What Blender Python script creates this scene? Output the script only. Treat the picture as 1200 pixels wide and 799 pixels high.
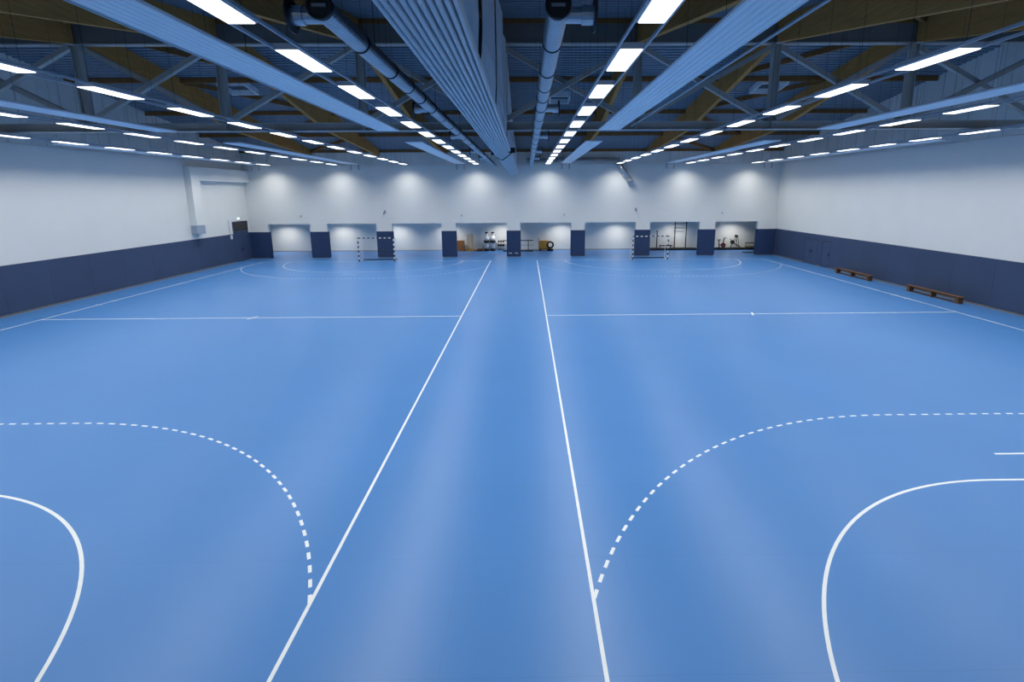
import bpy, math, random
from mathutils import Vector, Matrix
for o in list(bpy.data.objects): bpy.data.objects.remove(o)
scn = bpy.context.scene
COL = scn.collection
random.seed(7)
# ------------------------------------------------------------------ camera, world, exposure
cam_d = bpy.data.cameras.new('camera'); cam = bpy.data.objects.new('camera', cam_d); COL.objects.link(cam)
F_PX, PITCH, YAW, ROLL = 578.907, 0.19832, 0.011266, -0.005556
CX, CY, CZ = 1.1001, -2.9267, 5.7143
fw = Vector((math.sin(YAW)*math.cos(PITCH), math.cos(YAW)*math.cos(PITCH), -math.sin(PITCH)))
r0 = Vector((math.cos(YAW), -math.sin(YAW), 0)); u0 = r0.cross(fw)
rt = r0*math.cos(ROLL)+u0*math.sin(ROLL); up = u0*math.cos(ROLL)-r0*math.sin(ROLL)
cam.matrix_world = Matrix(((rt.x, up.x, -fw.x, CX), (rt.y, up.y, -fw.y, CY), (rt.z, up.z, -fw.z, CZ), (0, 0, 0, 1)))
cam_d.sensor_fit = 'HORIZONTAL'; cam_d.sensor_width = 36.0; cam_d.lens = F_PX*36.0/1200.0
cam_d.shift_x = -23.62/1200.0; cam_d.shift_y = -56.0/1200.0
cam_d.clip_start = 0.05; cam_d.clip_end = 300
scn.camera = cam
w = bpy.data.worlds.new('world'); scn.world = w; w.use_nodes = True
w.node_tree.nodes['Background'].inputs[0].default_value = (0.5, 0.6, 0.8, 1)
w.node_tree.nodes['Background'].inputs[1].default_value = 0.0
scn.view_settings.view_transform = 'Standard'; scn.view_settings.look = 'None'
scn.view_settings.gamma = 1; scn.view_settings.use_curve_mapping = False
scn.view_settings.exposure = 0.0
LAMP_WATT = 68.0        # each hall lamp, beam cut off by its louvre
LAMP_FACE = 2.5         # brightness of the lamp's own diffuser
STORE_WATT = 54.0
LAMP_COL = (1.0, 1.0, 0.965)

# ------------------------------------------------------------------ materials
def mat(name, col, rough=.6, metal=0., noise=0., nscale=3., stretch=(1, 1, 1), col2=None, bump=0., spec=.5, vary=0., coat=0.):
    m = bpy.data.materials.new(name); m.use_nodes = True
    nt = m.node_tree; b = nt.nodes['Principled BSDF']
    b.inputs['Base Color'].default_value = (*col, 1); b.inputs['Roughness'].default_value = rough
    b.inputs['Metallic'].default_value = metal; b.inputs['Specular IOR Level'].default_value = spec
    b.inputs['Coat Weight'].default_value = coat
    last = None
    if noise or col2 or bump:
        tc = nt.nodes.new('ShaderNodeTexCoord'); mp = nt.nodes.new('ShaderNodeMapping')
        mp.inputs['Scale'].default_value = stretch
        nt.links.new(tc.outputs['Object'], mp.inputs['Vector'])
        n = nt.nodes.new('ShaderNodeTexNoise'); n.inputs['Scale'].default_value = nscale; n.inputs['Detail'].default_value = 4
        nt.links.new(mp.outputs[0], n.inputs['Vector'])
        r = nt.nodes.new('ShaderNodeValToRGB')
        c2 = col2 or tuple(c*(1-noise) for c in col)
        r.color_ramp.elements[0].position = .3; r.color_ramp.elements[1].position = .7
        r.color_ramp.elements[0].color = (*c2, 1); r.color_ramp.elements[1].color = (*col, 1)
        nt.links.new(n.outputs['Fac'], r.inputs[0]); last = r.outputs[0]
        if bump:
            bp = nt.nodes.new('ShaderNodeBump'); bp.inputs['Strength'].default_value = bump; bp.inputs['Distance'].default_value = .01
            nt.links.new(n.outputs['Fac'], bp.inputs['Height']); nt.links.new(bp.outputs[0], b.inputs['Normal'])
    if vary:
        oi = nt.nodes.new('ShaderNodeObjectInfo'); hv = nt.nodes.new('ShaderNodeHueSaturation')
        mr = nt.nodes.new('ShaderNodeMapRange'); mr.inputs['To Min'].default_value = 1-vary; mr.inputs['To Max'].default_value = 1+vary
        nt.links.new(oi.outputs['Random'], mr.inputs['Value']); nt.links.new(mr.outputs[0], hv.inputs['Value'])
        if last: nt.links.new(last, hv.inputs['Color'])
        else: hv.inputs['Color'].default_value = (*col, 1)
        last = hv.outputs[0]
    if last: nt.links.new(last, b.inputs['Base Color'])
    return m
def emit(name, col, s):
    m = bpy.data.materials.new(name); m.use_nodes = True; nt = m.node_tree
    b = nt.nodes['Principled BSDF']; b.inputs['Base Color'].default_value = (.9, .9, .9, 1)
    b.inputs['Emission Color'].default_value = (*col, 1); b.inputs['Emission Strength'].default_value = s
    return m
def floor_mat():
    m = mat('blue_vinyl', (.068, .220, .535), rough=.32, noise=.05, nscale=.35, spec=.45)
    nt = m.node_tree; b = nt.nodes['Principled BSDF']; src = b.inputs['Base Color'].links[0].from_socket
    tc = nt.nodes.new('ShaderNodeTexCoord')
    # fine speckle and hairline seams of the welded vinyl sheets (2 m wide, laid across)
    br = nt.nodes.new('ShaderNodeTexBrick'); br.inputs['Scale'].default_value = 1.0
    br.inputs['Mortar Size'].default_value = .004; br.inputs['Brick Width'].default_value = 24.2; br.inputs['Row Height'].default_value = 2.0
    br.inputs['Color1'].default_value = (1, 1, 1, 1); br.inputs['Color2'].default_value = (.985, .985, .985, 1); br.inputs['Mortar'].default_value = (.86, .86, .86, 1)
    nt.links.new(tc.outputs['Object'], br.inputs['Vector'])
    n2 = nt.nodes.new('ShaderNodeTexNoise'); n2.inputs['Scale'].default_value = 60; nt.links.new(tc.outputs['Object'], n2.inputs['Vector'])
    r2 = nt.nodes.new('ShaderNodeValToRGB'); r2.color_ramp.elements[0].color = (.93, .93, .93, 1); r2.color_ramp.elements[1].color = (1.05, 1.05, 1.05, 1)
    nt.links.new(n2.outputs['Fac'], r2.inputs[0])
    m1 = nt.nodes.new('ShaderNodeMix'); m1.data_type = 'RGBA'; m1.blend_type = 'MULTIPLY'; m1.inputs[0].default_value = 1
    m2 = nt.nodes.new('ShaderNodeMix'); m2.data_type = 'RGBA'; m2.blend_type = 'MULTIPLY'; m2.inputs[0].default_value = 1
    nt.links.new(src, m1.inputs[6]); nt.links.new(br.outputs['Color'], m1.inputs[7])
    nt.links.new(m1.outputs[2], m2.inputs[6]); nt.links.new(r2.outputs[0], m2.inputs[7])
    nt.links.new(m2.outputs[2], b.inputs['Base Color'])
    return m
M = {
 'floor': floor_mat(),
 'line': mat('white_line_paint', (.80, .84, .86), rough=.4, noise=.06, nscale=4),
 'wall': mat('white_plaster', (.84, .84, .795), rough=.85, noise=.03, nscale=.6),
 'panel': mat('grey_wall_panel', (.84, .80, .74), rough=.7, noise=.05, nscale=1.5, vary=.05),
 'pad': mat('navy_wall_pad', (.016, .043, .122), rough=.7, noise=.12, nscale=1.2, vary=.05),
 'wain': mat('blue_wainscot', (.045, .074, .150), rough=.6, noise=.10, nscale=.8, vary=.05),
 'door': mat('blue_door', (.047, .077, .155), rough=.55, noise=.06, nscale=1),
 'base': mat('grey_brown_baseboard', (.20, .185, .18), rough=.6),
 'deck': mat('grey_steel_deck', (.22, .26, .31), rough=.55, noise=.08, nscale=1.5),
 'steel': mat('grey_painted_steel', (.47, .43, .385), rough=.5, noise=.05, nscale=1.2),
 'fascia': mat('grey_fascia', (.20, .18, .16), rough=.7, noise=.06, nscale=1.0, vary=.05),
 'wood': mat('glulam', (.66, .30, .085), rough=.8, spec=.15, noise=.35, nscale=5, stretch=(4, .25, 9)),
 'purlin': mat('brown_purlin', (.34, .15, .05), rough=.7, spec=.2, noise=.25, nscale=5),
 'heat': mat('pale_heating_panel', (.86, .88, .90), rough=.45),
 'duct': mat('galvanised_duct', (.50, .53, .56), rough=.33, metal=.9, noise=.12, nscale=2),
 'dark': mat('black_paint', (.012, .013, .016), rough=.5),
 'rubber': mat('black_rubber', (.010, .010, .012), rough=.8),
 'curtain': mat('pale_curtain_fabric', (.66, .69, .73), rough=.75, noise=.05, nscale=1.5),
 'boxgrey': mat('blue_grey_enamel', (.36, .42, .52), rough=.5),
 'inner_shade': mat('shaded_curtain_fabric', (.02, .024, .032), rough=.85),  # curtain fabric coloured near black: painted shade between the two skins
 'housing': mat('lamp_housing', (.62, .64, .66), rough=.5),
 'rail': mat('lamp_rail', (.42, .45, .50), rough=.4),
 'lamp': emit('lamp_diffuser', LAMP_COL, LAMP_FACE),
 'store_lamp': emit('storage_lamp_diffuser', (1.0, .98, .94), 2.5),
 'exit': emit('exit_sign_face', (.85, 1.0, .9), 1.3),
 'glass': mat('dark_glass', (.012, .011, .012), rough=.12),
 'bench': mat('bench_wood', (.17, .082, .034), rough=.5, noise=.3, nscale=6, stretch=(3, .4, 6)),
 'ply': mat('orange_plywood', (.42, .15, .035), rough=.5, noise=.2, nscale=5),
 'tan': mat('pale_wood_stick', (.62, .43, .22), rough=.5),
 'yellow': mat('yellow_plastic', (.56, .28, .03), rough=.5),
 'white': mat('white_plastic', (.78, .78, .77), rough=.45),
 'white_goal': mat('white_goal_paint', (.75, .76, .78), rough=.4),
 'net': mat('grey_net', (.22, .24, .27), rough=.8),
 'metal': mat('grey_metal', (.35, .36, .38), rough=.35, metal=.7),
 'red': mat('dark_red_plastic', (.13, .015, .02), rough=.5),
 'lime': mat('lime_plastic', (.30, .36, .04), rough=.5),
}

# ------------------------------------------------------------------ mesh helpers
class MB:
    def __init__(s): s.v = []; s.f = []; s.m = []
    def add(s, vs, fs, mi=0):
        k = len(s.v); s.v += [tuple(v) for v in vs]
        for f in fs: s.f.append(tuple(k+i for i in f)); s.m.append(mi)
        return s
    def box(s, x0, x1, y0, y1, z0, z1, mi=0):
        return s.add([(x0, y0, z0), (x1, y0, z0), (x1, y1, z0), (x0, y1, z0), (x0, y0, z1), (x1, y0, z1), (x1, y1, z1), (x0, y1, z1)],
                     [(3, 2, 1, 0), (4, 5, 6, 7), (0, 1, 5, 4), (1, 2, 6, 5), (2, 3, 7, 6), (3, 0, 4, 7)], mi)
    def prism(s, poly, axis, a, b, mi=0):
        """extrude a polygon (pairs of the two other axes, in xyz order) along axis from a to b"""
        def pt(p, c): q = list(p); q.insert(axis, c); return tuple(q)
        n = len(poly)
        return s.add([pt(p, a) for p in poly]+[pt(p, b) for p in poly],
                     [tuple(range(n)), tuple(range(2*n-1, n-1, -1))]+[(i, n+i, n+(i+1) % n, (i+1) % n) for i in range(n)], mi)
    def tube(s, a, b, r, n=8, r2=None, mi=0, rot=0.):
        a = Vector(a); b = Vector(b); d = (b-a).normalized(); r2 = r if r2 is None else r2
        h = Vector((0, 0, 1)) if abs(d.z) < .9 else Vector((1, 0, 0))
        x = d.cross(h).normalized(); y = x.cross(d)
        ring = [(math.cos(t), math.sin(t)) for t in (rot+2*math.pi*i/n for i in range(n))]
        vs = [a+(x*c+y*q)*r for c, q in ring]+[b+(x*c+y*q)*r2 for c, q in ring]
        return s.add(vs, [(i, (i+1) % n, n+(i+1) % n, n+i) for i in range(n)]+[tuple(range(n-1, -1, -1)), tuple(range(n, 2*n))], mi)
    def bar(s, a, b, wd, ht, mi=0):
        """rectangular bar from a to b: wd across, ht in the plane closest to z"""
        a = Vector(a); b = Vector(b); d = (b-a).normalized()
        h = Vector((0, 0, 1)) if abs(d.z) < .98 else Vector((0, 1, 0))
        x = d.cross(h).normalized()*wd/2; y = x.cross(d).normalized()*ht/2
        vs = [p+e*x+g*y for p in (a, b) for e, g in ((-1, -1), (1, -1), (1, 1), (-1, 1))]
        return s.add(vs, [(0, 1, 2, 3), (7, 6, 5, 4), (0, 4, 5, 1), (1, 5, 6, 2), (2, 6, 7, 3), (3, 7, 4, 0)], mi)
    def path(s, pts, r, n=8, mi=0):
        for p, q in zip(pts, pts[1:]): s.tube(p, q, r, n, mi=mi)
        return s
    def lathe(s, prof, n=14, mi=0, c=(0, 0, 0)):
        vs = [(c[0]+r*math.cos(2*math.pi*i/n), c[1]+r*math.sin(2*math.pi*i/n), c[2]+z) for r, z in prof for i in range(n)]
        fs = [(k*n+i, k*n+(i+1) % n, (k+1)*n+(i+1) % n, (k+1)*n+i) for k in range(len(prof)-1) for i in range(n)]
        fs += [tuple(range(n-1, -1, -1)), tuple(range((len(prof)-1)*n, len(prof)*n))]
        return s.add(vs, fs, mi)
    def torus(s, c, R, r, ax=1, n=18, k=8, mi=0):
        vs = []
        for i in range(n):
            t = 2*math.pi*i/n
            for j in range(k):
                q = 2*math.pi*j/k; rr = R+r*math.cos(q); p = [rr*math.cos(t), rr*math.sin(t)]; p.insert(ax, r*math.sin(q))
                vs.append((c[0]+p[0], c[1]+p[1], c[2]+p[2]))
        return s.add(vs, [(i*k+j, ((i+1) % n)*k+j, ((i+1) % n)*k+(j+1) % k, i*k+(j+1) % k) for i in range(n) for j in range(k)], mi)
    def mesh(s, name, mats, smooth=False):
        me = bpy.data.meshes.new(name); me.from_pydata(s.v, [], s.f)
        for m in (mats if isinstance(mats, (list, tuple)) else [mats]): me.materials.append(M[m])
        if isinstance(mats, (list, tuple)):
            for p, i in zip(me.polygons, s.m): p.material_index = i
        if smooth:
            for p in me.polygons: p.use_smooth = len(p.vertices) == 4
        import bmesh
        bm = bmesh.new(); bm.from_mesh(me); bmesh.ops.recalc_face_normals(bm, faces=bm.faces); bm.to_mesh(me); bm.free()
        return me
    def build(s, name, mats, parent=None, loc=(0, 0, 0), rz=0., smooth=False):
        return put(name, s.mesh(name, mats, smooth), parent, loc, rz)
def put(name, me, parent=None, loc=(0, 0, 0), rz=0.):
    o = bpy.data.objects.new(name, me); COL.objects.link(o); o.location = loc; o.rotation_euler = (0, 0, rz)
    if parent: o.parent = parent
    return o
def tag(o, label, cat, group=None):
    o['label'] = label; o['category'] = cat
    if group: o['group'] = group
    return o
def thing(name, label, cat, loc=(0, 0, 0), group=None, rz=0.):
    return tag(put(name, None, None, loc, rz), label, cat, group)
def struct(o, label=None):
    o['kind'] = 'structure'
    if label: o['label'] = label
    return o

# ------------------------------------------------------------------ key dimensions (metres)
XW = 24.2            # inner face of the side walls
YE, YN, YB = 42.8, -6.0, 48.3    # niche wall, wall behind the camera, back of the store rooms
HL = 40.137; IN = 2.028; WD = 19.87; OUT = IN+WD; CC = IN+WD/2     # court length, inner sideline, width, outer sideline, court axis
YR = 20.0            # ridge
ZSEAM = 8.3
def deck_z(y): return 13.1-.149*abs(y-YR)
def beam_z(y):
    d = abs(y-YR)
    return 12.05-.195*d if d < 11.3 else 9.847-.066*(d-11.3)

# ------------------------------------------------------------------ floor and court markings
floor = struct(MB().box(-27, 27, YN-.3, YB+.2, -.2, 0).build('floor', 'floor'), 'matte blue sports floor of the hall')
LZ0, LZ1 = .0003, .002
def flat_strip(name, x0, x1, y0, y1): return MB().box(x0, x1, y0, y1, LZ0, LZ1).build(name, 'line', floor)
def arc_pts(cx, r, sgn, y0, lim):
    """goal area outline: quarter arcs about both posts joined by a straight; sgn +1 opens towards +y"""
    pts = []
    a0 = math.acos(min(1, lim/r)) if lim < r else 0.
    N = 40
    for i in range(N+1):
        a = a0+(math.pi/2-a0)*i/N; pts.append((cx+1.5+r*math.cos(a), y0+sgn*r*math.sin(a)))
    for i in range(N+1):
        a = math.pi/2+(math.pi/2-a0)*i/N; pts.append((cx-1.5+r*math.cos(a), y0+sgn*r*math.sin(a)))
    return pts
def ribbon(mb, pts, wd):
    n = len(pts); L = []; R = []
    for i, p in enumerate(pts):
        a = Vector(pts[max(0, i-1)]); b = Vector(pts[min(n-1, i+1)]); t = (b-a).normalized(); q = Vector((-t.y, t.x))*wd/2
        L.append((p[0]+q.x, p[1]+q.y, LZ1)); R.append((p[0]-q.x, p[1]-q.y, LZ1))
    return mb.add(L+R, [(i, i+1, n+i+1, n+i) for i in range(n-1)])
LWD = .055
dash_me = MB().box(-.085, .085, -LWD/2, LWD/2, LZ0, LZ1).mesh('dash', 'line')
for s in (-1, 1):
    c = s*CC; a, b = sorted((s*IN, s*OUT))
    for x in (s*IN, s*OUT): flat_strip('sideline', x-LWD/2, x+LWD/2, 0, HL)
    flat_strip('centre_line', a, b, HL/2-LWD/2, HL/2+LWD/2)
    for y in (0, HL): flat_strip('goal_line', a, b, y-LWD/2, y+LWD/2)
    for y in (7, HL-7): flat_strip('seven_metre_line', c-.5, c+.5, y-LWD/2, y+LWD/2)
    mk = MB(); mk.bar((c-.10, HL/2-.30, .0022), (c+.10, HL/2+.30, .0022), .07, .002); mk.build('centre_mark', 'line', floor)
    for y in (HL/2+3.2, HL/2+4.2): flat_strip('substitution_mark', s*OUT-.15, s*OUT+.15, y-.04, y+.04)
    for y0, sg in ((0, 1), (HL, -1)):
        ribbon(MB(), arc_pts(c, 6, sg, y0, 99), LWD).build('goal_area_line', 'line', floor)
        # dashed nine-metre line
        pts = arc_pts(c, 9, sg, y0, WD/2-1.5)
        seg = []; acc = 0.
        for p, q in zip(pts, pts[1:]):
            d = math.dist(p, q); seg.append((acc, d, p, q)); acc += d
        far = MB(); t = .1; k = 0
        while t < acc:
            for (s0, d, p, q) in seg:
                if s0 <= t <= s0+d:
                    u = (t-s0)/d; x = p[0]+(q[0]-p[0])*u; y = p[1]+(q[1]-p[1])*u; an = math.atan2(q[1]-p[1], q[0]-p[0])
                    if y0 == 0: put('dash', dash_me, floor, (x, y, .001), an)
                    else: far.bar((x-.085*math.cos(an), y-.085*math.sin(an), .0022), (x+.085*math.cos(an), y+.085*math.sin(an), .0022), LWD, .0016)
                    break
            t += .32; k += 1
        if far.v:
            o = far.build('dashed_line', 'line', floor); o['kind'] = 'stuff'

# ------------------------------------------------------------------ side walls
def wall_side(name, s, label):
    x0, x1 = sorted((s*(XW+.06), s*(XW+.45)))
    poly = [(YN-.3, -.2), (YE+.39, -.2), (YE+.39, deck_z(YE)+.1), (YE, deck_z(YE)+.1), (YR, deck_z(YR)+.1), (YN, deck_z(YN)+.1), (YN-.3, deck_z(YN))]
    wl = struct(MB().prism(poly, 0, x0, x1).build(name, 'wall'), label)
    x0, x1 = sorted((s*XW, s*(XW+.06)))
    MB().box(x0, x1, YN, YE+.0, 0, ZSEAM).build('lower_wall', 'wall', wl)
    # upper metal panels with open joints
    y = YN; x0, x1 = sorted((s*(XW+.03), s*(XW+.058)))
    wds = [1.15, 1.15, .75, 1.15, .9]
    i = 0
    while y < YE-.05:
        y1 = min(YE, y+wds[i % 5]); g = .012
        a, b = y+g, y1-g
        top = [(b, deck_z(b)-.02), (YR, deck_z(YR)-.02), (a, deck_z(a)-.02)] if a < YR < b else [(b, deck_z(b)-.02), (a, deck_z(a)-.02)]
        MB().prism([(a, ZSEAM+.01), (b, ZSEAM+.01)]+top, 0, x0, x1).build('upper_panel', 'panel', wl)
        y = y1; i += 1
    return wl
wl = wall_side('wall_left', -1, 'long white wall with navy dado, blue door and boxed casing')
wr = wall_side('wall_right', 1, 'long white wall with navy dado and two low benches')
def wainscot(wall, s, gaps):
    y = YN
    x0, x1 = sorted((s*(XW-.035), s*XW))
    edges = sorted([YN+i*2.44 for i in range(21)]+[e for g in gaps for e in g]+[YE-.01])
    edges = [e for e in edges if e <= YE]
    for a, b in zip(edges, edges[1:]):
        if b-a < .05 or any(g[0]-.01 <= a and b <= g[1]+.01 for g in gaps): continue
        MB().box(x0, x1, a+.004, b-.004, .09, 2.42).build('wainscot_panel', 'wain', wall)
LGAP = [(40.2, 42.5)]; RGAP = [(34.2, 35.25), (35.85, 37.65)]
wainscot(wl, -1, LGAP); wainscot(wr, 1, RGAP)
for s, nm, wp in ((-1, 'baseboard_left', LGAP), (1, 'baseboard_right', RGAP)):
    mb = MB(); x0, x1 = sorted((s*(XW-.05), s*XW)); e = [YN]+[q for g in wp for q in g]+[YE]
    for a, b in zip(e[::2], e[1::2]): mb.box(x0, x1, a, b, 0, .08)
    struct(mb.build(nm, 'base'))
    x0, x1 = sorted((s*(XW-.036), s*XW)); mb = MB().box(x0, x1, YN, (LGAP[0][0] if s < 0 else YE)-.01, 2.42, 2.45)
    struct(mb.build('trim_1' if s < 0 else 'trim_2', 'wain'))
# doors of the bench wall (flush in the dado, their lintel panels above)
def wall_door(name, s, y0, y1, top, leaves, label, mat_='door', lintel=True):
    xf = s*(XW-.03); d = struct(put(name, None, None, (s*XW, y0, 0)), label)
    W_ = y1-y0; fr = .035
    def bx(nm, ya, yb, za, zb, t0, t1, m, par=d):
        x0, x1 = sorted((-s*t0, -s*t1)); return MB().box(x0, x1, ya, yb, za, zb).build(nm, m, par)
    bx('door_frame', 0, fr, 0, top+fr, 0, .036, 'pad'); bx('door_frame', W_-fr, W_, 0, top+fr, 0, .036, 'pad'); bx('door_frame', fr, W_-fr, top, top+fr, 0, .036, 'pad')
    n = leaves; lw = (W_-2*fr)/n
    for i in range(n):
        lf = bx('door_leaf', fr+i*lw+.010, fr+(i+1)*lw-.010, .015, top-.015, 0, .03, mat_)
        hy = fr+(i+1)*lw-.12 if (i == 0) else fr+i*lw+.12
        if n == 1: hy = fr+.13
        h = MB(); x = -s*.05; h.box(*sorted((-s*.03, -s*.045)), hy-.035, hy+.035, .93, 1.17); h.bar((x-s*.02, hy, 1.07), (x-s*.02, hy+.13*(1 if i else -1), 1.07), .025, .025)
        h.bar((x+s*.02, hy, 1.07), (x-s*.02, hy, 1.07), .025, .025)
        h.build('door_handle', 'dark', lf)
    if lintel: bx('lintel_panel', 0, W_, top+fr+.004, 2.42, 0, .035, 'wain')
    return d, bx
wall_door('door_1', 1, 34.2, 35.25, 1.98, 1, 'flush blue single door in the navy dado near the benches')
wall_door('door_2', 1, 35.85, 37.65, 1.98, 2, 'flush blue double door in the navy dado')
d3, bx3 = wall_door('door_3', -1, 40.2, 42.5, 2.62, 2, 'tall blue double door with dark transom glass', lintel=False)
bx3('transom_frame', 0, .05, 2.67, 3.50, 0, .045, 'wain'); bx3('transom_frame', 2.25, 2.3, 2.67, 3.50, 0, .045, 'wain'); bx3('transom_frame', .05, 2.25, 3.45, 3.50, 0, .045, 'wain')
bx3('transom_glass', .05, 2.25, 2.67, 3.45, 0, .02, 'glass')
ex = thing('exit_sign', 'small lit exit sign above the tall blue door', 'sign', (-XW, 41.2, 3.62))
MB().box(0, .10, -.19, .19, 0, .04).build('sign_bracket', 'white', ex); MB().box(.03, .07, -.12, .12, .04, .17).build('sign_face', 'exit', ex)
sw = thing('light_switch', 'white switch plate beside the tall blue door', 'switch', (-XW+.035, 39.85, 2.05))
MB().box(0, .03, -.14, .14, 0, .34).build('switch_plate', 'white', sw); MB().box(.03, .045, -.06, .06, .08, .26).build('switch_key', 'housing', sw)
sc = thing('wall_strip', 'thin dark conduit on the white wall beside the blue door', 'conduit', (-XW, 39.7, 2.5)); MB().box(0, .03, -.02, .02, 0, 1.15).build('conduit', 'steel', sc)
# boxed casing on the door wall
cs = thing('wall_casing', 'white boxed casing framing the corner of the long wall above the blue door', 'casing', (-XW, 34.9, 3.5))
MB().box(0, .5, 0, 1.0, 0, 4.35).build('upright_casing', 'wall', cs)
MB().box(0, .5, 1.0, YE-34.9, 3.35, 4.35).build('cross_casing', 'wall', cs)
cb = thing('control_box', 'pale grey box on the wall below the white casing', 'box', (-XW+.036, 34.92, 2.84))
MB().box(0, .42, 0, .96, 0, .655).build('box_body', 'boxgrey', cb); MB().box(.42, .435, .04, .92, .04, .615).build('box_lid', 'boxgrey', cb)

# ------------------------------------------------------------------ niche wall, piers, store rooms
PIER = [(-XW, -22.48), (-18.65, -17.12), (-12.6, -11.2), (-6.65, -5.37), (-.68, .56), (5.25, 6.50), (11.22, 12.52), (17.12, 18.55), (22.52, XW)]
wf = MB().box(-XW-.06, XW+.06, YE, YE+.4, 3.12, ZSEAM)
for a, b in PIER: wf.box(a, b, YE, YE+.4, 0, 3.12)
wf.box(-XW-.1, XW+.1, YE+.07, YE+.4, ZSEAM, deck_z(YE)+.1)
wfar = struct(wf.build('wall_far', 'wall'), 'white end wall standing on navy padded piers')
x = -XW; i = 0
while x < XW-.05:
    x1 = min(XW, x+[1.15, 1.15, .8, 1.15][i % 4]); MB().box(x+.012, x1-.012, YE+.03, YE+.068, ZSEAM+.01, deck_z(YE)-.02).build('upper_panel', 'panel', wfar); x = x1; i += 1
for k, (a, b) in enumerate(PIER):
    p = MB(); a2 = a-.03 if k > 0 else a+.036; b2 = b+.03 if k < 8 else b-.036
    p.box(a2, b2, YE-.06, YE, .07, 2.42)
    if k > 0: p.box(a2, a, YE, YE+.4, .07, 2.42)
    if k < 8: p.box(b, b2, YE, YE+.4, .07, 2.42)
    po = p.build('pier_pad', 'pad', wfar)
    MB().box(a, b, YE-.03, YE+.41, 0, .065).build('pier_base', 'base', wfar)
    if k == 4:
        for dx in (-.46, -.30, .10, .26): MB().box(dx-.055, dx+.055, YE-.075, YE-.06, .30, .38).build('socket_plate', 'white', po)
struct(MB().box(-27, 27, YB, YB+.3, -.2, 3.7).build('wall_back', 'wall'), 'white back wall of the store rooms')
struct(MB().box(-27.3, -27, YE+.4, YB+.3, -.2, 3.7).build('wall_store_left', 'wall')); struct(MB().box(27, 27.3, YE+.4, YB+.3, -.2, 3.7).build('wall_store_right', 'wall'))
struct(MB().box(-27.3, 27.3, YE+.4, YB+.3, 3.4, 3.7).build('ceiling_store', 'wall'))
struct(MB().box(-27, 27, YB-.02, YB, 0, .09).build('baseboard_back', 'steel'))
struct(MB().box(-XW-.4, XW+.4, YN-.3, YN, -.2, 10).build('wall_near', 'wall'))
store_l = bpy.data.lights.new('store_light', 'AREA'); store_l.shape = 'RECTANGLE'; store_l.size = 1.14; store_l.size_y = .26
store_l.energy = STORE_WATT; store_l.color = (1.0, .98, .94); store_l.spread = math.radians(125)
for xx in (-23.3, -17.6, -12.1, -6.8, -1.25, 4.65, 10.4, 16.4, 22.2):
    l = thing('ceiling_light', 'flat white ceiling light inside the store behind the piers', 'light', (xx, 46.9, 3.33), 'store room lights')
    MB().box(-.6, .6, -.16, .16, .012, .07).build('housing', 'housing', l); MB().box(-.57, .57, -.13, .13, 0, .012).build('diffuser', 'store_lamp', l); put('store_light', store_l, l, (0, 0, -.004))
# small devices on the niche wall
for xx, zz, big in ((-19.37, 3.86, 0), (-11.76, 4.2, 1), (-4.79, 3.85, 0), (4.58, 3.87, 0), (11.14, 4.3, 1), (19.09, 3.94, 0)):
    sc_ = 1.6 if big else .8
    t = thing('wall_camera' if big else 'wall_hook', ('grey camera on a bracket on the white wall above the goal' if big else 'tiny grey hook on the white wall above the niches'), 'camera' if big else 'hook', (xx, YE, zz), 'cameras above the goals' if big else 'hooks on the niche wall')
    MB().box(-.05*sc_, .05*sc_, -.03, 0, -.06*sc_, .06*sc_).build('mounting_plate', 'metal', t)
    MB().tube((0, -.03, 0), (0, -.12*sc_, -.03*sc_), .02*sc_, 8).tube((0, -.10*sc_, -.03*sc_), (0, -.24*sc_, -.10*sc_), .045*sc_, 10).build('camera_body' if big else 'hook', 'metal', t)

# ------------------------------------------------------------------ roof: deck, fascia, purlins, bracing
PITCH_R = .30
prof = []
d = .0
while d < 26.2:
    for e, h in ((0, 0), (.15, 0), (.165, .15), (.285, .15)): prof.append((d+e, h))
    d += PITCH_R
ck = MB()
for sg, lim in ((1, YE-YR+.1), (-1, YR-YN+.1)):
    pr = [(a, h) for a, h in prof if a <= lim]
    vs = []
    for a, h in pr:
        y = YR+sg*a; z = deck_z(y)-.10+h; vs += [(-XW-.05, y, z), (XW+.05, y, z)]
    ck.add(vs, [(2*i, 2*i+1, 2*i+3, 2*i+2) for i in range(len(pr)-1)])
ceil = struct(ck.build('ceiling', 'deck'), 'ribbed grey steel roof deck on timber beams')
BX = [-18, -12, -6, 0, 6, 12, 18]
bays = list(zip([-XW+.0]+[x+.13 for x in BX], [x-.13 for x in BX]+[XW]))
for a, b in bays:
    for yy, h in ((26.3, .24), (32.0, .24), (37.4, .24), (YE-.12, .22), (14.0, .24), (8.0, .24)):
        MB().box(a, b, yy-.07, yy+.07, deck_z(yy)-.11-h, deck_z(yy)-.11).build('purlin', 'purlin', ceil)
for s in (-1, 1):
    for (xa, ya, xb, yb) in ((17.85, 20.6, 12.15, 26.1), (17.85, 26.5, 12.15, 31.8), (12.15, 32.2, 17.85, 37.2), (12.15, 37.6, 17.85, 42.6), (12.15, 13.9, 17.85, 19.4)):
        MB().bar((s*xa, ya, deck_z(ya)-.24), (s*xb, yb, deck_z(yb)-.24), .14, .24).build('roof_brace', 'purlin', ceil)
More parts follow.
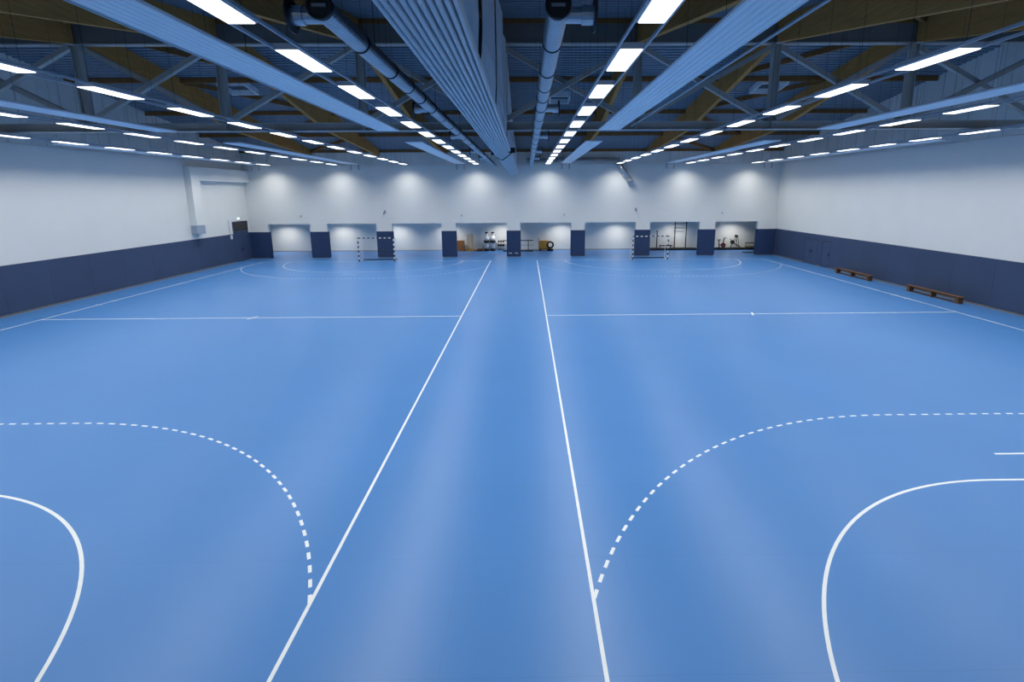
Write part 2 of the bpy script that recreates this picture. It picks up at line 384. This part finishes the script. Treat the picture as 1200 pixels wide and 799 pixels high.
for i, (xx, yy, sz) in enumerate(((-15.3, 27.25, .78), (15.2, 27.3, .78), (3.2, 29.1, .62))):
    wn = struct(put('window_%d' % (i+1), None, None, (xx, yy, deck_z(yy)-.12)), 'square rooflight in the ribbed steel deck')
    k = -.149
    for nm, (xa, xb, ya, yb) in (('a', (-sz, sz, -sz, -sz+.06)), ('b', (-sz, sz, sz-.06, sz)), ('c', (-sz, -sz+.06, -sz+.06, sz-.06)), ('d', (sz-.06, sz, -sz+.06, sz-.06))):
        MB().add([(x_, y_, z_+k*y_) for z_ in (-.30, .02) for x_, y_ in ((xa, ya), (xb, ya), (xb, yb), (xa, yb))],
                 [(3, 2, 1, 0), (4, 5, 6, 7), (0, 1, 5, 4), (1, 2, 6, 5), (2, 3, 7, 6), (3, 0, 4, 7)]).build('upstand', 'heat', wn)
    MB().add([(x_, y_, z_+k*y_) for z_ in (-.02, .0) for x_, y_ in ((-sz+.06, -sz+.06), (sz-.06, -sz+.06), (sz-.06, sz-.06), (-sz+.06, sz-.06))],
             [(3, 2, 1, 0), (4, 5, 6, 7), (0, 1, 5, 4), (1, 2, 6, 5), (2, 3, 7, 6), (3, 0, 4, 7)]).build('pane', 'glass', wn)

# ------------------------------------------------------------------ timber beams
BW = .12
for x in BX:
    for sg in (1, -1):
        end = YE-.02 if sg > 0 else YN+.02
        ys = [YR+sg*.22, YR+sg*11.3, end]
        poly = [(y-YR, beam_z(y)) for y in ys]+[(y-YR, deck_z(y)-.10) for y in ys[::-1]]
        t = thing('roof_beam', ('haunched laminated timber beam between ridge truss and the niche wall' if sg > 0 else 'haunched laminated timber beam on the roof slope away from the niche wall'), 'beam', (x, YR, 0), 'timber beams towards the niche wall' if sg > 0 else 'timber beams on the opposite slope')
        MB().prism(poly, 0, -BW, BW).build('beam_body', 'wood', t)
        MB().box(-.17, .17, *sorted((sg*.20, sg*.42)), beam_z(YR+.3)-.03, beam_z(YR+.3)+.0).build('bearing_plate', 'steel', t)

# ------------------------------------------------------------------ ridge truss
TZ0, TZ1 = 8.47, 12.0
tr = thing('roof_truss', 'grey steel truss with crossed diagonals spanning hall under the ridge', 'truss', (0, YR, TZ0))
L0 = XW-.02
def tp(name): return name
mb = MB(); mb.box(-L0, L0, -.17, .17, 0, .035).box(-L0, L0, -.17, .17, .315, .35).box(-L0, L0, -.02, .02, .035, .315)
bc = mb.build('bottom_chord', 'steel', tr)
for x in BX:
    if x: MB().box(x-.03, x+.03, -.165, -.021, .036, .314).build('stiffener', 'steel', bc)
zt = TZ1-TZ0
mb = MB(); mb.box(-L0, L0, -.17, .17, zt, zt+.05).box(-L0, L0, -.02, .02, zt+.05, zt+.30)
mb.build('top_chord', 'steel', tr)
fx = [-L0]+[x for x in [-21+k*3 for k in range(15)] if abs(x) < L0]+[L0]
for a, b in zip(fx, fx[1:]):
    MB().box(a+.006, b-.006, -.12, -.03, zt+.051, deck_z(YR)-.12-TZ0).build('fascia_panel', 'fascia', tr)
mb = MB(); mb.box(-L0, L0, -.2, -.12, deck_z(YR)-.30-TZ0, deck_z(YR)-.12-TZ0); mb.build('ridge_board', 'purlin', tr)
for x in BX:
    m_ = MB(); m_.box(x-.17, x-.14, -.13, .13, .35, zt).box(x+.14, x+.17, -.13, .13, .35, zt).box(x-.14, x+.14, -.015, .015, .35, zt); m_.build('post', 'steel', tr)
nodes = [-L0]+BX+[L0]
for a, b in zip(nodes, nodes[1:]):
    a2 = a+.17 if abs(a) < 20 else a; b2 = b-.17 if abs(b) < 20 else b
    MB().bar((a2, -.115, .42), (b2, -.115, zt-.08), .21, .20).build('diagonal', 'steel', tr)
    MB().bar((a2, .115, zt-.08), (b2, .115, .42), .21, .20).build('diagonal', 'steel', tr)

# ------------------------------------------------------------------ lamp rows
ZL = 8.28
rows = {3.13: 'first', 9.36: 'second', 15.46: 'third', 21.28: 'fourth'}
hous = MB().box(-.225, .225, -.82, .82, .015, .12).mesh('housing', 'housing')
diff = MB().box(-.20, .20, -.80, .80, 0, .015).mesh('diffuser', 'lamp')
lamp_l = bpy.data.lights.new('lamp_light', 'AREA'); lamp_l.shape = 'RECTANGLE'; lamp_l.size = .40; lamp_l.size_y = 1.6
lamp_l.energy = LAMP_WATT; lamp_l.color = LAMP_COL; lamp_l.spread = math.radians(138)
wire = MB().tube((0, 0, 0), (0, 0, 1), .004, 5).mesh('suspension_wire', 'dark')
for s in (-1, 1):
    side = 'the bench wall' if s > 0 else 'the door wall'
    for rx, nm in rows.items():
        x = s*rx-.08
        rl = thing('lamp_rail', 'slim twin rail of the %s lamp row from the curtain towards %s' % (nm, side), 'rail', (x, 0, ZL))
        for e in (-1, 1): MB().box(e*.245-.018, e*.245+.018, -4.0, 42.0, .03, .085).build('rail', 'rail', rl)
        for k in range(-2, 12):
            y = 6.74+3.035*k+.82
            where = 'end lamp beside the niche wall' if k == 11 else 'white lamp under the truss' if k == 4 else 'white lamp between truss and niches' if k > 4 else 'white lamp away from the niches'
            t = thing('lamp', '%s, %s row from curtain towards %s' % (where, nm, side), 'lamp', (x, y, ZL), '%s lamp row towards %s' % (nm, side))
            put('housing', hous, t); put('diffuser', diff, t)
            put('lamp_light', lamp_l, t, (0, 0, -.004))
            for e in (-.7, .7):
                wv = put('suspension_wire', wire, t, (0, e, .12)); wv.scale = (1, 1, deck_z(y+e)-.125-ZL-.12)

# ------------------------------------------------------------------ radiant heating panels
ZP = 8.30
def heat_panel(x, y0, y1, label, grp):
    t = thing('radiant_heater', label, 'heater', (x, y0, ZP), grp); Lp = y1-y0
    n = 6; wd = .82; pw = wd/n
    for i in range(n):
        a = -wd/2+i*pw
        MB().prism([(a+.008, .03), (a+.03, 0), (a+pw-.03, 0), (a+pw-.008, .03), (a+pw-.008, .05), (a+.008, .05)], 1, 0, Lp).build('strip', 'heat', t)
    MB().box(-wd/2-.02, -wd/2+.004, 0, Lp, .0, .05).build('edge_trim', 'heat', t); MB().box(wd/2-.004, wd/2+.02, 0, Lp, .0, .05).build('edge_trim', 'heat', t)
    MB().box(-wd/2, wd/2, 0, Lp, .052, .07).build('insulation', 'steel', t)
    for yy in (2.0, Lp/2, Lp-1.0):
        for e in (-.36, .36): MB().tube((e, yy, .07), (e, yy, deck_z(y0+yy)-.125-ZP), .005, 5).build('suspension_wire', 'dark', t)
    return t
for s in (-1, 1):
    side = 'the bench wall' if s > 0 else 'the door wall'
    for xx, nm in ((4.58, 'inner'), (13.75, 'middle'), (22.35, 'outer')):
        heat_panel(s*xx, -4, 18.6, '%s pale ribbed ceiling heater towards %s, ending at the truss' % (nm, side), None)
        t = heat_panel(s*xx, 23.2, 41.4, '%s pale ribbed ceiling heater towards %s, between truss and niches' % (nm, side), None)
        for e in (-.33, .33): MB().path([(e, 18.15, .03), (e, 18.28, .03), (e, 18.28, -.48)], .045, 8).build('pipe_drop', 'metal', t)
    pp = thing('heating_pipe', 'thin pale pipe beside the inner ceiling heater towards %s' % side, 'pipe', (s*5.75, 0, 8.6))
    MB().tube((0, -4, 0), (0, 19.7, 0), .03, 8).build('pipe', 'rail', pp)

# ------------------------------------------------------------------ spiral ducts with jet nozzles
for s in (-1, 1):
    side = 'bench' if s > 0 else 'door'
    t = thing('air_duct', 'round galvanised air duct with jet nozzles on the %s side of the curtain' % side, 'duct', (s*1.54, 0, 8.1))
    R_ = .145; y0, y1 = 4.15, (41.9 if s > 0 else 40.5)
    tube = MB(); y = y0; k = 0
    # spiral ribs as fine rings
    ring = []
    while y < y1:
        ring += [(R_, y), (R_, y+.075), (R_+.006, y+.082), (R_+.006, y+.098)]; y += .105
    n = 20
    vs = [(r*math.cos(2*math.pi*i/n), yy, r*math.sin(2*math.pi*i/n)) for r, yy in ring for i in range(n)]
    tube.add(vs, [(k*n+i, k*n+(i+1) % n, (k+1)*n+(i+1) % n, (k+1)*n+i) for k in range(len(ring)-1) for i in range(n)])
    tube.build('spiral_pipe', 'duct', t, smooth=False)
    cap = MB().tube((0, y0-.10, 0), (0, y0, 0), R_+.012, 20).torus((0, y0-.10, 0), R_+.01, .022, 1, 20, 6); cp = cap.build('end_cap', 'dark', t)
    MB().box(-.09, .09, y0-.12, y0-.101, -.02, .02).build('cap_handle', 'metal', cp)
    for yy in (5.66, 7.45, 8.9, 10.2, 11.7, 13.4, 15.2, 17.0, 18.9, 21, 23.2, 25.6, 28, 30.6, 33.4, 36.2):
        MB().tube((0, yy-.018, 0), (0, yy+.018, 0), R_+.018, 20).build('clamp_ring', 'dark', t)
    for yy in (4.42, 11.9, 18.7, 26.2, 31.6):
        nz = MB().tube((s*.10, yy, 0), (s*.34, yy, 0), .105, 16).tube((s*.34, yy, 0), (s*.50, yy, 0), .125, 16).build('nozzle', 'duct', t)
        MB().tube((s*.50, yy, 0), (s*.53, yy, 0), .22, 20).build('nozzle_rim', 'dark', nz)
    for yy in (6.5, 12.5, 18.0, 24, 30, 36):
        MB().tube((0, yy, R_), (0, yy, deck_z(yy)-.125-8.1), .006, 5).build('suspension_wire', 'dark', t)
# supply pipe along the niche wall that dips towards the wall
sp = thing('supply_duct', 'dark round duct along the niche wall bending down at its end', 'duct', (0, YE-.38, 8.58))
MB().tube((1.2, 0, 0), (9.25, 0, 0), .22, 18).build('level_pipe', 'steel', sp, smooth=True)
MB().tube((9.15, 0, .1), (10.45, .0, -1.72), .22, 18).build('sloping_pipe', 'duct', sp, smooth=True)
for xx in (2.5, 5.2, 8.0): MB().box(xx-.03, xx+.03, .0, .378, -.03, .03).torus((xx, 0, 0), .235, .02, 0, 16, 6).build('wall_bracket', 'steel', sp)
MB().tube((10.37, 0, -1.62), (10.45, .0, -1.74), .25, 18).tube((9.15, 0, .1), (9.3, 0, -.11), .235, 18).build('end_collar', 'steel', sp)

# ------------------------------------------------------------------ raised dividing curtain
cu = thing('divider_curtain', 'raised pale dividing curtain folded in long pleats under the roof', 'curtain', (0, 0, 7.3))
YC0, YC1 = -4.0, 42.3
NF = 10; xl, xr = -.20, .46; fwid = (xr-xl)/NF
for i in range(NF):
    a = xl+i*fwid; b = a+fwid; e = .22*(i/(NF-1))**1.6; hgt = .36
    pts = []
    for k in range(7):
        q = math.pi+math.pi*k/6
        pts.append(((a+b)/2+(fwid*.5-.010)*math.cos(q), e+.03+.03*math.sin(q)))
    poly = pts+[(b-.010, hgt), (a+.010, hgt)]
    # gentle waviness along the length
    ys = [YC0+(YC1-YC0)*j/60 for j in range(61)]; n = len(poly); vs = []
    for j, y in enumerate(ys):
        wv = .004*math.sin(y*.9+i*2.1)+.002*math.sin(y*2.3+i); 
        vs += [(px+wv*.5, y, pz+wv) for px, pz in poly]
    fs = [(j*n+k, j*n+(k+1) % n, (j+1)*n+(k+1) % n, (j+1)*n+k) for j in range(60) for k in range(n)]+[tuple(range(n)), tuple(range(61*n-1, 60*n-1, -1))]
    MB().add(vs, fs).build('fold', 'curtain', cu, smooth=False)
for yy in (19.3, -1.0):
    st = MB(); path = [(-.24, .38), (-.24, .08), (-.16, -.03), (.04, -.13), (.08, -.14), (.30, .0), (.50, .16), (.50, .38)]
    for p, q in zip(path, path[1:]): st.bar((p[0], yy, p[1]), (q[0], yy, q[1]), .30, .02)
    st.build('strap', 'rubber', cu)
edges = [-4, 2, 7, 12, 17, 19.72]; edges2 = [20.28, 22, 27, 32, 37, 42.2]
for ed in (edges, edges2):
    for a, b in zip(ed, ed[1:]):
        n = 8; vs = []; gp = .5 if b < 15 else .3; a2, b2 = a+gp*.5, b-gp
        for j in range(n+1):
            y = a2+(b2-a2)*j/n; bulge = .05*math.sin(math.pi*j/n)
            sag = .25*(1-j/n) if b < 19 else .08*(1-j/n)
            top = min(beam_z(y)+(.75 if y < YR-3 else .1), deck_z(y)-.3)-7.3
            for z in (.62+sag, 1.4, top):
                xx = .30+(bulge if z == 1.4 else 0)-(.04 if z < 1.3 else 0)
                vs.append((xx, y, z))
        fs = [(j*3+k, (j+1)*3+k, (j+1)*3+k+1, j*3+k+1) for j in range(n) for k in range(2)]
        k0 = len(vs); vs2 = [(x-.02, y, z) for x, y, z in vs]
        fs += [tuple(k0+i for i in f[::-1]) for f in fs]
        MB().add(vs+vs2, fs).build('hanging_sheet', 'curtain', cu)

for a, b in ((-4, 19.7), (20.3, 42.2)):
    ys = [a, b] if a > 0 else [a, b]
    MB().prism([(a, .36), (b, .36), (b, beam_z(b)+.1-7.3), (a, beam_z(a)+.1-7.3)], 0, -.17, -.15).build('rear_sheet', 'inner_shade', cu)  # second skin, its dark colour paints the unlit inside of the curtain

# ------------------------------------------------------------------ handball goals
def goal(cx, label):
    t = thing('handball_goal', label, 'goal', (cx, HL, 0))
    def striped(name, a, b, first):
        mb = MB(); a = Vector(a); b = Vector(b); L_ = (b-a).length; d = (b-a)/L_; n = max(1, round((L_-2*first)/.2)); st = (L_-2*first)/n
        cuts = [0, first]+[first+st*(i+1) for i in range(n)]+([L_] if first else []); cuts = sorted(set(cuts))
        for i, (p, q) in enumerate(zip(cuts, cuts[1:])): mb.bar(a+d*p, a+d*q, .085, .085, i % 2)
        return mb.build(name, ['dark', 'white_goal'], t)
    for s in (-1, 1): striped('goal_post', (s*1.54, 0, 0), (s*1.54, 0, 1.95), .0)
    striped('crossbar', (-1.582, 0, 2.04), (1.582, 0, 2.04), .28)
    fr = MB()
    for s in (-1, 1):
        fr.path([(s*1.54, .05, 2.0), (s*1.54, .75, 1.95), (s*1.54, 1.05, .04)], .022, 6)
        fr.tube((s*1.54, .03, .03), (s*1.54, 1.05, .03), .03, 6)
    fr.build('side_frame', 'white_goal', t)
    MB().bar((-1.54, 1.05, .04), (1.54, 1.05, .04), .07, .07).build('ground_bar', 'dark', t)
    MB().tube((-1.54, .75, 1.95), (1.54, .75, 1.95), .018, 6).build('top_bar', 'white_goal', t)
    nt = MB(); r = .0022
    for i in range(17):
        x = -1.5+3.0*i/16; nt.path([(x, .05, 2.0), (x, .74, 1.93), (x, 1.04, .08)], r, 3)
    for i in range(10):
        z = .15+1.75*i/9; y = .74+.30*(1.93-z)/1.85; nt.tube((-1.52, y, z), (1.52, y, z), r, 3)
        for s in (-1, 1): nt.tube((s*1.53, .04, z), (s*1.53, y, z), r, 3)
    o = nt.build('net', 'net', t); o['kind'] = 'stuff'
goal(-CC, 'black and white striped handball goal on the court by the blue door')
goal(CC, 'black and white striped handball goal on the court by the benches')

# ------------------------------------------------------------------ benches
def bench(y0, L_, label):
    t = thing('wooden_bench', label, 'bench', (XW-.62, y0, 0)); 
    MB().box(-.16, .16, 0, L_, .33, .365).build('seat_board', 'bench', t)
    for y in (.12, L_/2-.05, L_-.32): MB().prism([(-.15, 0), (.15, 0), (.13, .33), (-.13, .33)], 1, y, y+(.20 if y != L_/2-.05 else .10)).build('leg', 'bench', t)
    MB().box(-.03, .03, .10, L_-.10, .0, .08).build('balance_rail', 'bench', t)
    MB().box(-.015, .015, .32, L_-.32, .24, .33).build('spine', 'bench', t)
bench(28.55, 3.75, 'low wooden gym bench along the navy dado, closer to the doors')
bench(21.7, 3.75, 'low wooden gym bench along the navy dado, further from the doors')

# ------------------------------------------------------------------ things in the store rooms
vb = thing('vaulting_box', 'brown plywood vaulting box beside the sticks', 'vaulting box', (-5.62, 47.75, 0))
for i in range(4): MB().box(-.38, .38, -.3, .3, .02+i*.23, .02+i*.23+.222).build('box_section', 'ply', vb)
MB().box(-.37, .37, -.29, .29, .94, 1.06).build('padded_top', 'purlin', vb)
cr = thing('stick_basket', 'yellow stand holding pale wooden sticks', 'basket', (-4.65, 47.7, 0))
MB().prism([(-.4, -.22), (.4, -.22), (.4, .22), (-.4, .22)], 2, 0, .05).box(-.4, .4, -.22, -.19, .05, .20).box(-.4, .4, .19, .22, .05, .20).box(-.4, -.37, -.19, .19, .05, .20).box(.37, .4, -.19, .19, .05, .20).build('tray', 'yellow', cr)
for i, (dx, h) in enumerate(((-.28, 1.66), (-.18, 1.60), (-.08, 1.72), (.02, 1.6), (.14, 1.78), (.22, 1.7), (.30, 1.74))):
    t = thing('wooden_stick', 'pale wooden stick standing upright in the yellow stand', 'stick', (-4.65+dx, 47.7, .05), 'sticks in the yellow stand')
    MB().tube((0, 0, 0), (.0, 0, h-.12), .03, 8).build('shaft', 'tan', t); MB().lathe([(.024, h-.12), (.03, h-.10), (.03, h-.02), (.01, h)], 8, c=(.0, 0, 0)).build('knob', 'tan', t)
for x0, wd in ((-3.93, .9), ):
    t = thing('equipment_tray', 'low black tray with dark brown roll beside the dummies', 'tray', (x0, 47.7, 0))
    MB().box(-.2, wd-.3, -.3, .3, 0, .05).build('tray_base', 'rubber', t); MB().tube((.0, 0, .16), (.50, 0, .16), .11, 12).build('roll', 'purlin', t)
for x0 in (-2.95, -2.32):
    t = thing('training_dummy', 'white training dummy with black cap, belt and foot in the store', 'dummy', (x0, 47.7, 0), 'training dummies')
    MB().lathe([(.25, 0), (.27, .06), (.24, .2), (.18, .26)], 14).build('foot', 'rubber', t, smooth=True)
    MB().lathe([(.18, .26), (.21, .45), (.23, .8), (.24, .84)], 14).build('lower_body', 'white', t, smooth=True)
    MB().lathe([(.24, .84), (.30, .88), (.30, 1.04), (.25, 1.08)], 14).build('belt', 'rubber', t, smooth=True)
    MB().lathe([(.25, 1.08), (.27, 1.25), (.22, 1.45), (.12, 1.54), (.10, 1.58)], 14).build('chest', 'white', t, smooth=True)
    hd = MB().lathe([(.10, 1.58), (.16, 1.66), (.165, 1.74), (.15, 1.80)], 14).build('head', 'white', t, smooth=True)
    MB().lathe([(.16, 1.80), (.17, 1.84), (.13, 1.92), (.04, 1.96)], 14).build('cap', 'rubber', hd, smooth=True)
rk = thing('dumbbell_rack', 'white two tier rack beside the training dummies', 'rack', (-1.50, 48.0, 0))
for x in (-.42, .42): MB().bar((x, -.15, 0), (x, .15, 1.05), .06, .06).build('upright', 'white', rk)
for z in (.42, .86): MB().box(-.46, .46, -.18, .12, z-.04, z).build('shelf', 'white', rk)
def dumbbell(x, y, z, r, label):
    t = thing('dumbbell', label, 'dumbbell', (x, y, z), label[:20]+' group')
    MB().tube((0, -.10, r), (0, .10, r), .018, 8).build('grip', 'metal', t)
    for s in (-1, 1): MB().tube((0, s*.07, r), (0, s*.15, r), r, 10).build('weight', 'rubber', t)
for i in range(3): dumbbell(-1.74+i*.24, 47.97, .42, .12, 'black dumbbell on the lower tier of the white rack')
for i in range(3): dumbbell(-1.74+i*.24, 47.97, .86, .095, 'small black dumbbell on the upper tier of the white rack')
bt = thing('training_table', 'long black topped bar stand behind the middle pier', 'stand', (0.25, 47.2, 0))
MB().box(-1.5, 1.55, -.12, .12, 1.07, 1.13).build('top_bar', 'rubber', bt)
for x in (-.9, 1.05):
    MB().bar((x, 0, .1), (x, 0, 1.07), .07, .07).build('post', 'dark', bt)
    MB().box(x-.05, x+.05, -.35, .35, 0.1, .16).build('foot', 'dark', bt)
MB().box(-1.5, 1.55, -.2, .2, 0, .1).build('floor_bar', 'rubber', bt); MB().bar((-1.3, .05, .62), (1.6, .05, .62), .05, .04).build('mid_rail', 'metal', bt)
ca = thing('ball_cart', 'yellow crate cart with black push bar against the store wall', 'cart', (2.9, 47.6, 0))
MB().box(-.5, .5, -.32, .32, .16, .22).build('chassis', 'rubber', ca)
cr_ = MB(); cr_.box(-.48, .48, -.30, .30, .22, .27)
cr_.box(-.48, .48, -.30, -.27, .27, 1.0).box(-.48, .48, .27, .30, .27, 1.0).box(-.48, -.45, -.27, .27, .27, 1.0).box(.45, .48, -.27, .27, .27, 1.0); cr_.build('crate', 'yellow', ca)
MB().path([(-.52, -.25, .2), (-.56, -.25, 1.25), (-.56, .25, 1.25), (-.52, .25, .2)], .022, 8).build('push_bar', 'dark', ca)
for x in (-.38, .38):
    for y in (-.24, .24): MB().tube((x, y-.025, .08), (x, y+.025, .08), .08, 12).build('caster', 'rubber', ca)
ty = thing('rubber_ring', 'black rubber ring leaning on the yellow cart', 'ring', (3.52, 47.10, .30)); MB().torus((0, 0, .34), .30, .09, 1, 22, 8).build('ring', 'rubber', ty, smooth=True)
MB().box(-.3, .3, -.09, .09, -.30, -.05).build('support_block', 'rubber', ty)
mt = thing('gym_mat', 'long low black mat along the back of the strength corner', 'mat', (12.6, 47.35, 0))
for i in range(6): MB().box(i*1.0+.006, (i+1)*1.0-.006, -.2, .9, 0, .16).build('mat_tile', 'rubber', mt)
mt = thing('gym_mat', 'long low black mat under the exercise bikes', 'mat', (19.4, 47.35, 0))
for i in range(6): MB().box(i*1.0+.006, (i+1)*1.0-.006, -.2, .9, 0, .14).build('mat_tile', 'rubber', mt)
mt = thing('floor_mat', 'small thin black mat on the blue floor beside the corner pier', 'mat', (22.25, 44.9, 0)); MB().box(0, 2.2, -.3, .3, 0, .05).build('mat', 'rubber', mt)
po = thing('barbell_stand', 'black upright stand on the mat behind the striped goal', 'stand', (14.5, 47.7, .16))
MB().box(-.25, .25, -.25, .25, 0, .05).build('base_plate', 'dark', po); MB().bar((0, 0, .05), (0, 0, 1.68), .09, .09).build('post', 'dark', po); MB().bar((-.06, 0, 1.68), (.02, 0, 1.80), .05, .12).build('hook', 'dark', po)
wb = thing('weight_bench', 'low dark weight bench between the upright stand and pull up rig', 'bench', (15.3, 47.6, .16))
MB().box(-.55, .75, -.14, .14, .22, .32).build('pad', 'rubber', wb)
for x in (-.45, .6): MB().box(x-.03, x+.03, -.2, .2, 0, .05).box(x-.03, x+.03, -.03, .03, .05, .22).build('leg', 'dark', wb)
rg = thing('pull_up_rig', 'tall black pull up rig against the store wall', 'rig', (16.9, 47.7, .16))
for x in (-.58, .58):
    MB().bar((x, 0, 0), (x, 0, 2.76), .08, .08).build('upright', 'dark', rg)
for z, y in ((2.72, 0.), (2.52, 0.)): MB().bar((-.54, y, z), (.54, y, z), .05, .05).build('pull_up_bar', 'dark', rg)
for x in (-.58, .58): MB().bar((x, 0.05, 2.72), (x, .45, 2.72), .05, .05).build('side_bar', 'dark', rg)
for i, z in enumerate((1.75, 2.1)): MB().bar((-.54, .5, z), (.54, .5, z), .03, .03).build('rear_bar', 'metal', rg)
# exercise bike, cross trainer, weights
bk = thing('exercise_bike', 'dark exercise bike with red flywheel cover on the black mat', 'exercise bike', (21.15, 47.6, .14))
MB().box(-.40, .40, -.05, .05, 0, .06).box(-.44, -.36, -.22, .22, 0, .06).box(.36, .44, -.22, .22, 0, .06).build('base_frame', 'dark', bk)
MB().tube((.18, -.05, .30), (.18, .05, .30), .24, 18).build('flywheel_cover', 'red', bk)
MB().bar((.1, 0, .3), (.25, 0, .98), .08, .08).bar((-.22, 0, .06), (-.28, 0, .80), .08, .08).bar((-.25, 0, .35), (.15, 0, .35), .07, .07).build('frame', 'dark', bk)
MB().prism([(-.42, -.10), (-.10, -.03), (-.10, .03), (-.42, .10)], 2, .80, .88).build('saddle', 'rubber', bk)
MB().path([(.25, -.2, 1.02), (.25, .2, 1.02)], .02, 8).path([(.25, -.2, 1.02), (.45, -.2, 1.06)], .02, 8).path([(.25, .2, 1.02), (.45, .2, 1.06)], .02, 8).build('handlebar', 'dark', bk)
MB().bar((.18, -.09, .30), (.02, -.09, .18), .03, .03).bar((.18, .09, .30), (.34, .09, .42), .03, .03).build('crank', 'metal', bk)
ct = thing('cross_trainer', 'dark cross trainer with slanting arms on the black mat', 'cross trainer', (22.55, 47.6, .14))
MB().box(-.6, .75, -.06, .06, 0, .07).box(-.62, -.54, -.25, .25, 0, .06).box(.68, .76, -.25, .25, 0, .06).build('base_frame', 'dark', ct)
MB().tube((-.28, -.07, .62), (-.28, .07, .62), .20, 16).build('flywheel_cover', 'rubber', ct)
MB().bar((-.45, 0, .05), (-.28, 0, .62), .07, .07).bar((-.3, 0, .6), (.55, 0, .12), .10, .08).build('frame', 'dark', ct)
for s in (-1, 1): MB().path([(.30, s*.22, .1), (.24, s*.22, .75), (.12, s*.20, 1.22)], .028, 8).path([(-.05, s*.22, .62), (.06, s*.22, 1.18)], .028, 8).build('arm_lever', 'dark', ct)
MB().tube((.08, -.2, 1.24), (.08, .2, 1.24), .12, 14).build('console', 'rubber', ct)
MB().bar((-.55, 0, .95), (-.30, 0, .62), .05, .05).build('rear_stem', 'dark', ct)
tr2 = thing('weight_rack', 'low black rack with small coloured weights on the black mat', 'rack', (24.2, 47.6, .14))
for x in (-.55, .55): MB().bar((x, 0, 0), (x, 0, .50), .05, .05).build('upright', 'metal', tr2)
for z in (.12, .5): MB().box(-.6, .6, -.14, .14, z-.03, z).build('shelf', 'dark', tr2)
for i in range(5):
    for z, c, lab in ((.12, 'lime', 'small lime dumbbell on the lower shelf of the low rack'), (.5, 'metal', 'small grey dumbbell on the upper shelf of the low rack')):
        t = thing('hand_weight', lab, 'dumbbell', (23.75+i*.22, 47.6, .14+z), lab[6:18]+'hand weights')
        MB().tube((0, -.08, .055), (0, .08, .055), .015, 8).build('grip', c, t)
        for s in (-1, 1): MB().tube((0, s*.06, .055), (0, s*.11, .055), .055, 10).build('weight', c, t)
